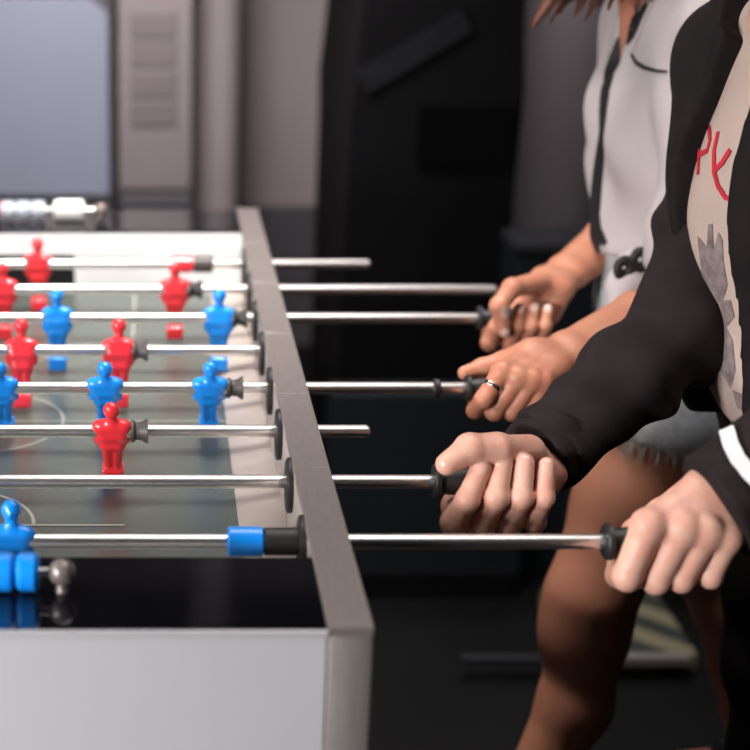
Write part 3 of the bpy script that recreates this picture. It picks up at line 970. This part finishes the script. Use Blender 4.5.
# jacket: torso shell open at the front, two sleeves
def m_sleeve(P, s_, e_, w_, endt, r0, r1, r2, k=1.0):
    w2 = e_ + (w_ - e_) * endt
    d = chain(P, [s_, e_, e_ * .6 + w2 * .4, w2], [r0, r1, r1 * .97, r2], .03)
    ax = norm(w_ - e_).astype(np.float32)
    q = P - e_.astype(np.float32); t = q @ ax
    L = float(np.linalg.norm(w2 - e_))
    d = d + wav(P, (.0028 * k, 55, 30, 45, 0), (.0026 * k, -75, 60, 40, 1.1), (.0016 * k, 20, -80, 90, 2.2))
    near = rcone(P, e_, w2, r1 * 1.5, r2 * 1.6)
    d = np.where(near < .03, smax(d, t - L, .006), d)
    return d
def jacket(P):
    d = m_torso(P) - .033
    d = smin(d, rcone(P, (.735, 1.66, 1.18), (.745, 1.655, .94), .105, .112), .06)
    d = smin(d, rcone(P, (.735, 1.82, 1.18), (.745, 1.825, .94), .105, .112), .06)
    d = d + wav(P, (.003, 14, 28, 10, 0), (.002, 26, -30, 30, 1.5))
    d = smax(d, .885 - P[:, 2], .008)
    # open front
    z = P[:, 2]
    yl = np.interp(z, [.88, 1.0, 1.1, 1.2, 1.32], FRONT_NEAR).astype(np.float32)
    yr = np.interp(z, [.88, 1.0, 1.1, 1.2, 1.32], FRONT_FAR).astype(np.float32)
    slot = np.maximum(np.maximum(yl - P[:, 1], P[:, 1] - yr), P[:, 0] - .72)
    d = smax(d, -slot, .008)
    d = smax(d, -rcone(P, (.66, 1.738, 1.40), (.66, 1.738, 1.6), .075, .10), .006)
    return d
FRONT_NEAR = [1.62, 1.635, 1.64, 1.64, 1.64]
FRONT_FAR = [1.79, 1.782, 1.770, 1.772, 1.745]
jk = sdf_obj('jacket', jacket, (.54, 1.48, .85), (.95, 2.0, 1.45), .006, M['jacketb'], MN)
def slR(P):
    return m_sleeve(P, m_shR, m_elR, np.array(mr_w), .96, .064, .054, .045)
sdf_obj('sleeve', slR, (.38, 1.5, .80), (.82, 2.04, 1.41), .0045, M['jacket'], MN)
def slL(P):
    return m_sleeve(P, m_shL, m_elL, np.array(ml_w), 1.0, .080, .066, .051)
sl2 = sdf_obj('sleeve', slL, (.50, 1.27, .80), (.95, 1.66, 1.41), .0045, M['jacket'], MN)
# cuffs
def cuff(e_, w_, t0, t1, r):
    a, b_ = e_ + (w_ - e_) * t0, e_ + (w_ - e_) * t1
    ax = norm(w_ - e_).astype(np.float32); L = float(np.linalg.norm(b_ - a))
    def f(P):
        q = P - a.astype(np.float32); t = q @ ax
        rad = np.sqrt(np.maximum((q * q).sum(1) - t * t, 0))
        d = rad - r - .0012 * np.sin(9 * np.arctan2(q[:, 2], q[:, 1]))
        return smax(d, np.abs(t - L / 2) - L / 2, .006)
    lo = np.minimum(a, b_) - r - .02; hi = np.maximum(a, b_) + r + .02
    return f, lo, hi
f_, lo, hi = cuff(m_elR, np.array(mr_w), .86, 1.02, .045); sdf_obj('cuff', f_, lo, hi, .003, M['jacket'], MN)
f_, lo, hi = cuff(m_elL, np.array(ml_w), .94, 1.07, .0535); sdf_obj('cuff', f_, lo, hi, .003, M['jacket'], MN)
sl_bvh = bvh_of(sl2)
adopt(obj('sleeve_stripe', strip_on(sl_bvh, [(728, 432), (731, 446), (738, 460), (748, 472), (762, 486), (776, 494)], .014, .005, None, 1.36, .002, None, False), M['stripe'], None, True), MN)
# print on the tee
pr = bmesh.new()
for st in ([(701, 124), (700, 150), (699, 174)], [(701, 126), (710, 128), (711, 140), (708, 151), (700, 155)],
           [(719, 132), (715, 150), (715, 172), (719, 186), (726, 197), (732, 199)], [(716, 170), (723, 163), (731, 150)]):
    strip_on(te_bvh, st, .006, .002, pr, 1.75, .0006)
adopt(obj('red_lettering', pr, M['teered'], None, True), MN)
def blob_on(bvh, pts, bm, lift=.0010):
    cx = sum(p[0] for p in pts) / len(pts); cy = sum(p[1] for p in pts) / len(pts)
    rings = []
    P = [(q[0], q[1]) for q in resample([(*p, 0) for p in pts + [pts[0]]], 4)][:-1]
    for s in (0, .35, .7, 1.0):
        if s == 0: rings.append([bm.verts.new(project_px(bvh, [(cx, cy)], lift, 1.8)[0][0])]); continue
        rings.append([bm.verts.new(q) for q, _ in project_px(bvh, [(cx + (x - cx) * s, cy + (y - cy) * s) for x, y in P], lift, 1.8)])
    n = len(P)
    for k in range(n): bm.faces.new((rings[0][0], rings[1][k], rings[1][(k + 1) % n]))
    for i in (1, 2):
        for k in range(n): bm.faces.new((rings[i][k], rings[i][(k + 1) % n], rings[i + 1][(k + 1) % n], rings[i + 1][k]))
pg = bmesh.new()
for pts in ([(698, 236), (704, 243), (707, 252), (709, 224), (713, 224), (714, 250), (719, 232), (723, 240), (724, 262), (728, 285), (722, 304), (709, 300), (703, 280)],
            [(712, 330), (724, 322), (733, 340), (736, 370), (731, 388), (722, 372), (716, 352)],
            [(722, 300), (731, 300), (735, 316), (728, 326), (716, 318)],
            [(733, 390), (744, 395), (747, 412), (738, 408)]):
    blob_on(te_bvh, pts, pg)
adopt(obj('grey_print', pg, M['teegrey'], None, True), MN)
pg = bmesh.new(); blob_on(te_bvh, [(714, 305), (720, 308), (721, 317), (715, 318)], pg, .0018)
adopt(obj('pale_print', pg, M['teepale'], None, True), MN)
# trousers
def trousers(P):
    d = m_legs(P, .012) + wav(P, (.003, 20, 25, 50, 0), (.002, 50, -30, 30, 1))
    return smax(smax(d, P[:, 2] - 1.0, .01), .07 - P[:, 2], .01)
sdf_obj('trousers', trousers, (.62, 1.46, .05), (1.05, 2.05, 1.03), .0085, M['jacketb'], MN)
for an in (m_anL, m_anR):
    an = np.array(an)
    def shoe(P):
        d = rcone(P, an + np.array((.03, 0, -.035)), an + np.array((-.17, 0, -.05)), .050, .042)
        d = smin(d, rcone(P, an + np.array((.02, 0, -.02)), an + np.array((0, 0, .02)), .050, .050), .03)
        return smax(smax(d, -(P[:, 2] - .003), .004), P[:, 2] - .12, .005)
    sdf_obj('shoe', shoe, an + np.array((-.25, -.08, -.10)), an + np.array((.11, .08, .06)), .007, M['shoe'], MN)
def m_hair(P):
    q = (P - m_head.astype(np.float32)) @ mr3.astype(np.float32) / 1.05
    d = ell(q, (.020, 0, .040), (.104, .084, .096))
    d = smax(d, -ell(q, (-.09, 0, -.03), (.080, .066, .090)), .015)
    d = smax(d, -(q[:, 2] + .055), .02)
    return d + wav(P, (.002, 120, 90, 60, 0), (.0015, -90, 150, 80, 1))
sdf_obj('hair', m_hair, m_head - .17, m_head + .17, .0045, M['hairm'], MN)

# ------------------------------------------------------------------ background
def bg(name, pts): pass
def X_at(px, Y, z): return (px - CX) / F * (Y * cp + (CAM.z - z) * sp)
# cabinet with a big blue-grey panel in a dark frame, left
YB = 4.3
def face(px0, px1, py0, py1, Y):
    a, b_ = atY(px0, py1, Y), atY(px1, py0, Y)
    return a.x, b_.x, a.z, b_.z
x0, x1, z0, z1 = face(-320, 106, -260, 196, YB)
cab = empty('arcade_cabinet', ((x0 + x1) / 2, YB + .3, 0), 'cabinet with large blue-grey panel in a dark frame, far left behind the table', 'cabinet')
adopt(obj('cabinet_body', bm_box((x0 - .02, YB + .03, 0), (x1 + .010, YB + .75, 2.0), .01), M['frame']), cab)
ch = .045
xa, xb, za, zb = x0, x1 - .002, .62, 1.19
za = atY(0, 196, YB).z
zt = atY(0, 0, YB).z + .006
poly = [(xa, za), (xb, za), (xb, zt - .042), (xb - .050, zt), (xa, zt)]
adopt(obj('blue_grey_panel', prism(poly, YB, YB + .03, 'XZ', .004), M['screen']), cab)
adopt(obj('upper_panel', prism([(xa, zt + .02), (xb - .05, zt + .02), (xb - .05, 1.9), (xa, 1.9)], YB + .005, YB + .03, 'XZ', .004), M['lockr']), cab)
adopt(obj('control_ledge', bm_box((x0 - .02, YB - .10, za - .07), (x1 + .008, YB + .03, za - .015), .012), M['frame']), cab)
# grey locker with a column of square buttons
x0, x1, z0, z1 = face(119, 193, 0, 192, YB + .02)
lk = empty('locker', ((x0 + x1) / 2, YB + .3, 0), 'narrow grey locker with a column of four square buttons, behind the table', 'locker')
adopt(obj('locker_body', bm_box((x0 - .004, YB + .08, 0), (x1 + .004, YB + .70, 2.0), .006), M['lockr']), lk)
adopt(obj('front_panel', bm_box((x0, YB + .05, z0), (x1, YB + .085, 2.0), .006), M['lockr']), lk)
adopt(obj('base_panel', bm_box((x0 - .002, YB + .045, .02), (x1 + .002, YB + .085, z0 - .012), .006), M['frame']), lk)
for py in (12, 41, 71, 100):
    a, b_ = atY(131, py + 26, YB + .05), atY(176, py, YB + .05)
    adopt(obj('square_button', bm_box((a.x, YB + .040, a.z), (b_.x, YB + .052, b_.z), .004), M['pad']), lk)
# round pillar beyond the locker
xp = X_at(217, 4.55, .8)
pl = obj('pillar', lathe([(0, .072), (.10, .072), (.10, .067), (2.99, .067)], 'Z', 40, None, (xp, 4.62, .002)), M['pillar'], None, True)
tag(pl, 'pale grey round pillar just right of the locker with square buttons', 'pillar')
# brown-grey wall panels between pillar and black machine
x0 = X_at(190, 4.9, .8); x1 = X_at(330, 4.9, .8)
wp = empty('wall_panel', ((x0 + x1) / 2, 4.95, 0), 'brown-grey upright wall panel between the pillar and the black machine', 'panel')
adopt(obj('board', bm_box((x0 - .04, 4.9, 0), (x1 + .1, 4.96, 2.4), .004), M['wallp']), wp)
bz = atY(300, 205, 4.9).z
adopt(obj('dark_falloff_sheet', bm_box((x0 - .045, 4.875, 0), (x1 + .1, 4.9, bz), .004), M['frame']), wp)  # added dark sheet: the panel's falloff to dark put into its colour
adopt(obj('edge_strip', bm_box((x1, 4.885, bz + .002), (x1 + .008, 4.899, 2.4), .002), M['pad']), wp)
# big black machine
ma, mb, _, _ = face(374, 522, 0, 200, 3.6)
mc = empty('arcade_machine', ((ma + mb) / 2, 3.9, 0), 'tall black arcade machine with sloping sides and a recess, behind the rods', 'arcade machine')
adopt(obj('machine_body', prism([(ma - .06, 0), (mb + .02, 0), (mb + .02, 1.0), (mb - .015, 1.95), (ma + .02, 1.95), (ma - .06, .95)], 3.6, 4.35, 'XZ', .03), M['mach']), mc)
a, b_ = atY(417, 166, 3.58), atY(524, 106, 3.58)
adopt(obj('recess_panel', bm_box((a.x, 3.578, a.z), (b_.x - .012, 3.604, b_.z), .004, 2), M['machr']), mc)
def slant(pa, pb, w, Y):
    a, b_ = atY(*pa, Y), atY(*pb, Y); d = (b_ - a).normalized(); s = Vector((-d.z, 0, d.x)) * w / 2
    return prism([((a + s).x, (a + s).z), ((a - s).x, (a - s).z), ((b_ - s).x, (b_ - s).z), ((b_ + s).x, (b_ + s).z)], Y - .006, Y + .03, 'XZ', .002)
adopt(obj('slanted_light_band', slant((362, 84), (468, 20), .055, 3.59), M['machs']), mc)  # faint diagonal light on the machine, modelled as dim strips
adopt(obj('slanted_light_band', slant((362, 192), (378, 180), .10, 3.62), M['machs']), mc)  # second band of faint light, also a dim strip
# pale column right of the machine
xq0, xq1 = X_at(520, 4.2, .9), X_at(612, 4.2, .9)
cl = obj('column', lathe([(0, (xq1 - xq0) / 2 + .01), (.12, (xq1 - xq0) / 2 + .01), (.12, (xq1 - xq0) / 2), (2.99, (xq1 - xq0) / 2)], 'Z', 40, None, ((xq0 + xq1) / 2, 4.25, .002)), M['pillar'], None, True)
tag(cl, 'grey-lilac round column between the black machine and the woman', 'column')
# low dark console between machine and woman
c0, c1 = atY(517, 246, 3.2), atY(600, 246, 3.2)
cs = empty('console', ((c0.x + c1.x) / 2, 3.4, 0), 'low dark console with lighter top behind the farther tanned hand', 'console')
adopt(obj('console_body', bm_box((c0.x, 3.21, 0), (c1.x + .5, 3.34, c0.z - .02), .008), M['teal']), cs)
adopt(obj('console_top', prism([(3.20, c0.z - .02), (3.35, c0.z - .02), (3.35, c0.z + .004), (3.20, c0.z)], c0.x - .004, c1.x + .5, 'YZ', .006), M['machg']), cs)
# wide dark bench seen under the rods
bq = empty('cabinet_bench', (.55, 3.3, 0), 'long low dark bench cabinet seen under the rods beyond the rail', 'bench')
z_ = atY(390, 392, 3.1).z
adopt(obj('bench_body', bm_box((.36, 3.1, 0), (.36 + .42, 3.18, max(z_, .2)), .01), M['teal']), bq)
adopt(obj('kick_board', bm_box((.37, 3.085, 0), (.77, 3.105, .06), .003), M['mach']), bq)
# low striped platform with a metal edge
pa, pb = atZ(462, 655, .05), atZ(690, 655, .05)
pf = empty('platform', ((pa.x + pb.x) / 2, pa.y + .5, 0), 'low platform with diagonal stripes and a pale metal edge, seen between the bare legs', 'platform')
adopt(obj('striped_deck', bm_box((pb.x - .22, pa.y + .012, .0), (pb.x + .02, pa.y + .30, .045), .003), M['hazard']), pf)
adopt(obj('metal_edge', bm_box((pb.x - .26, pa.y - .01, .030), (pb.x, pa.y + .012, .050), .002), M['post']), pf)
adopt(obj('rubber_edge', bm_box((pa.x, pa.y - .008, .034), (pb.x - .262, pa.y + .014, .046), .002), M['machg']), pf)

# ------------------------------------------------------------------ light
def area(name, loc, target, size, power, col=(1, 1, 1), sy=None, spread=180):
    l = bpy.data.lights.new(name, 'AREA'); l.energy = power; l.color = col; l.size = size; l.spread = R(spread)
    if sy: l.shape = 'RECTANGLE'; l.size_y = sy
    o = bpy.data.objects.new(name, l); C.objects.link(o); o.location = loc
    o.rotation_euler = (Vector(target) - Vector(loc)).to_track_quat('-Z', 'Y').to_euler()
    return o
area('key_lamp', (-2.2, .70, 1.90), (.2, 1.7, .95), .6, 42, (1, .95, .91))
area('overhead_lamp', (.60, 1.9, 2.75), (.5, 1.8, .9), 2.3, 14, (1, .95, .92), 1.0, 100)
area('table_lamp', (.0, 2.15, 2.5), (-.05, 2.5, .88), .35, 11, (1, .96, .93), .5, 70)
area('front_lamp', (-1.8, -.25, 1.32), (-.05, 1.17, .84), .4, 10, (.99, .96, .97), .4, 60)
area('wall_fill', (-.15, 3.1, 1.75), (-.05, 4.5, .95), .7, 14, (1, .90, .89), .5, 115)  # added unseen area light to brighten the left background, no fixture there
area('column_fill', (.95, 3.6, 2.3), (1.0, 4.25, 1.25), .3, 12, (1, .92, .95))  # added unseen area light that brightens the column towards its top
w = bpy.data.worlds.new('world'); S.world = w; w.use_nodes = True
w.node_tree.nodes['Background'].inputs['Color'].default_value = (.10, .095, .10, 1)
w.node_tree.nodes['Background'].inputs['Strength'].default_value = .05
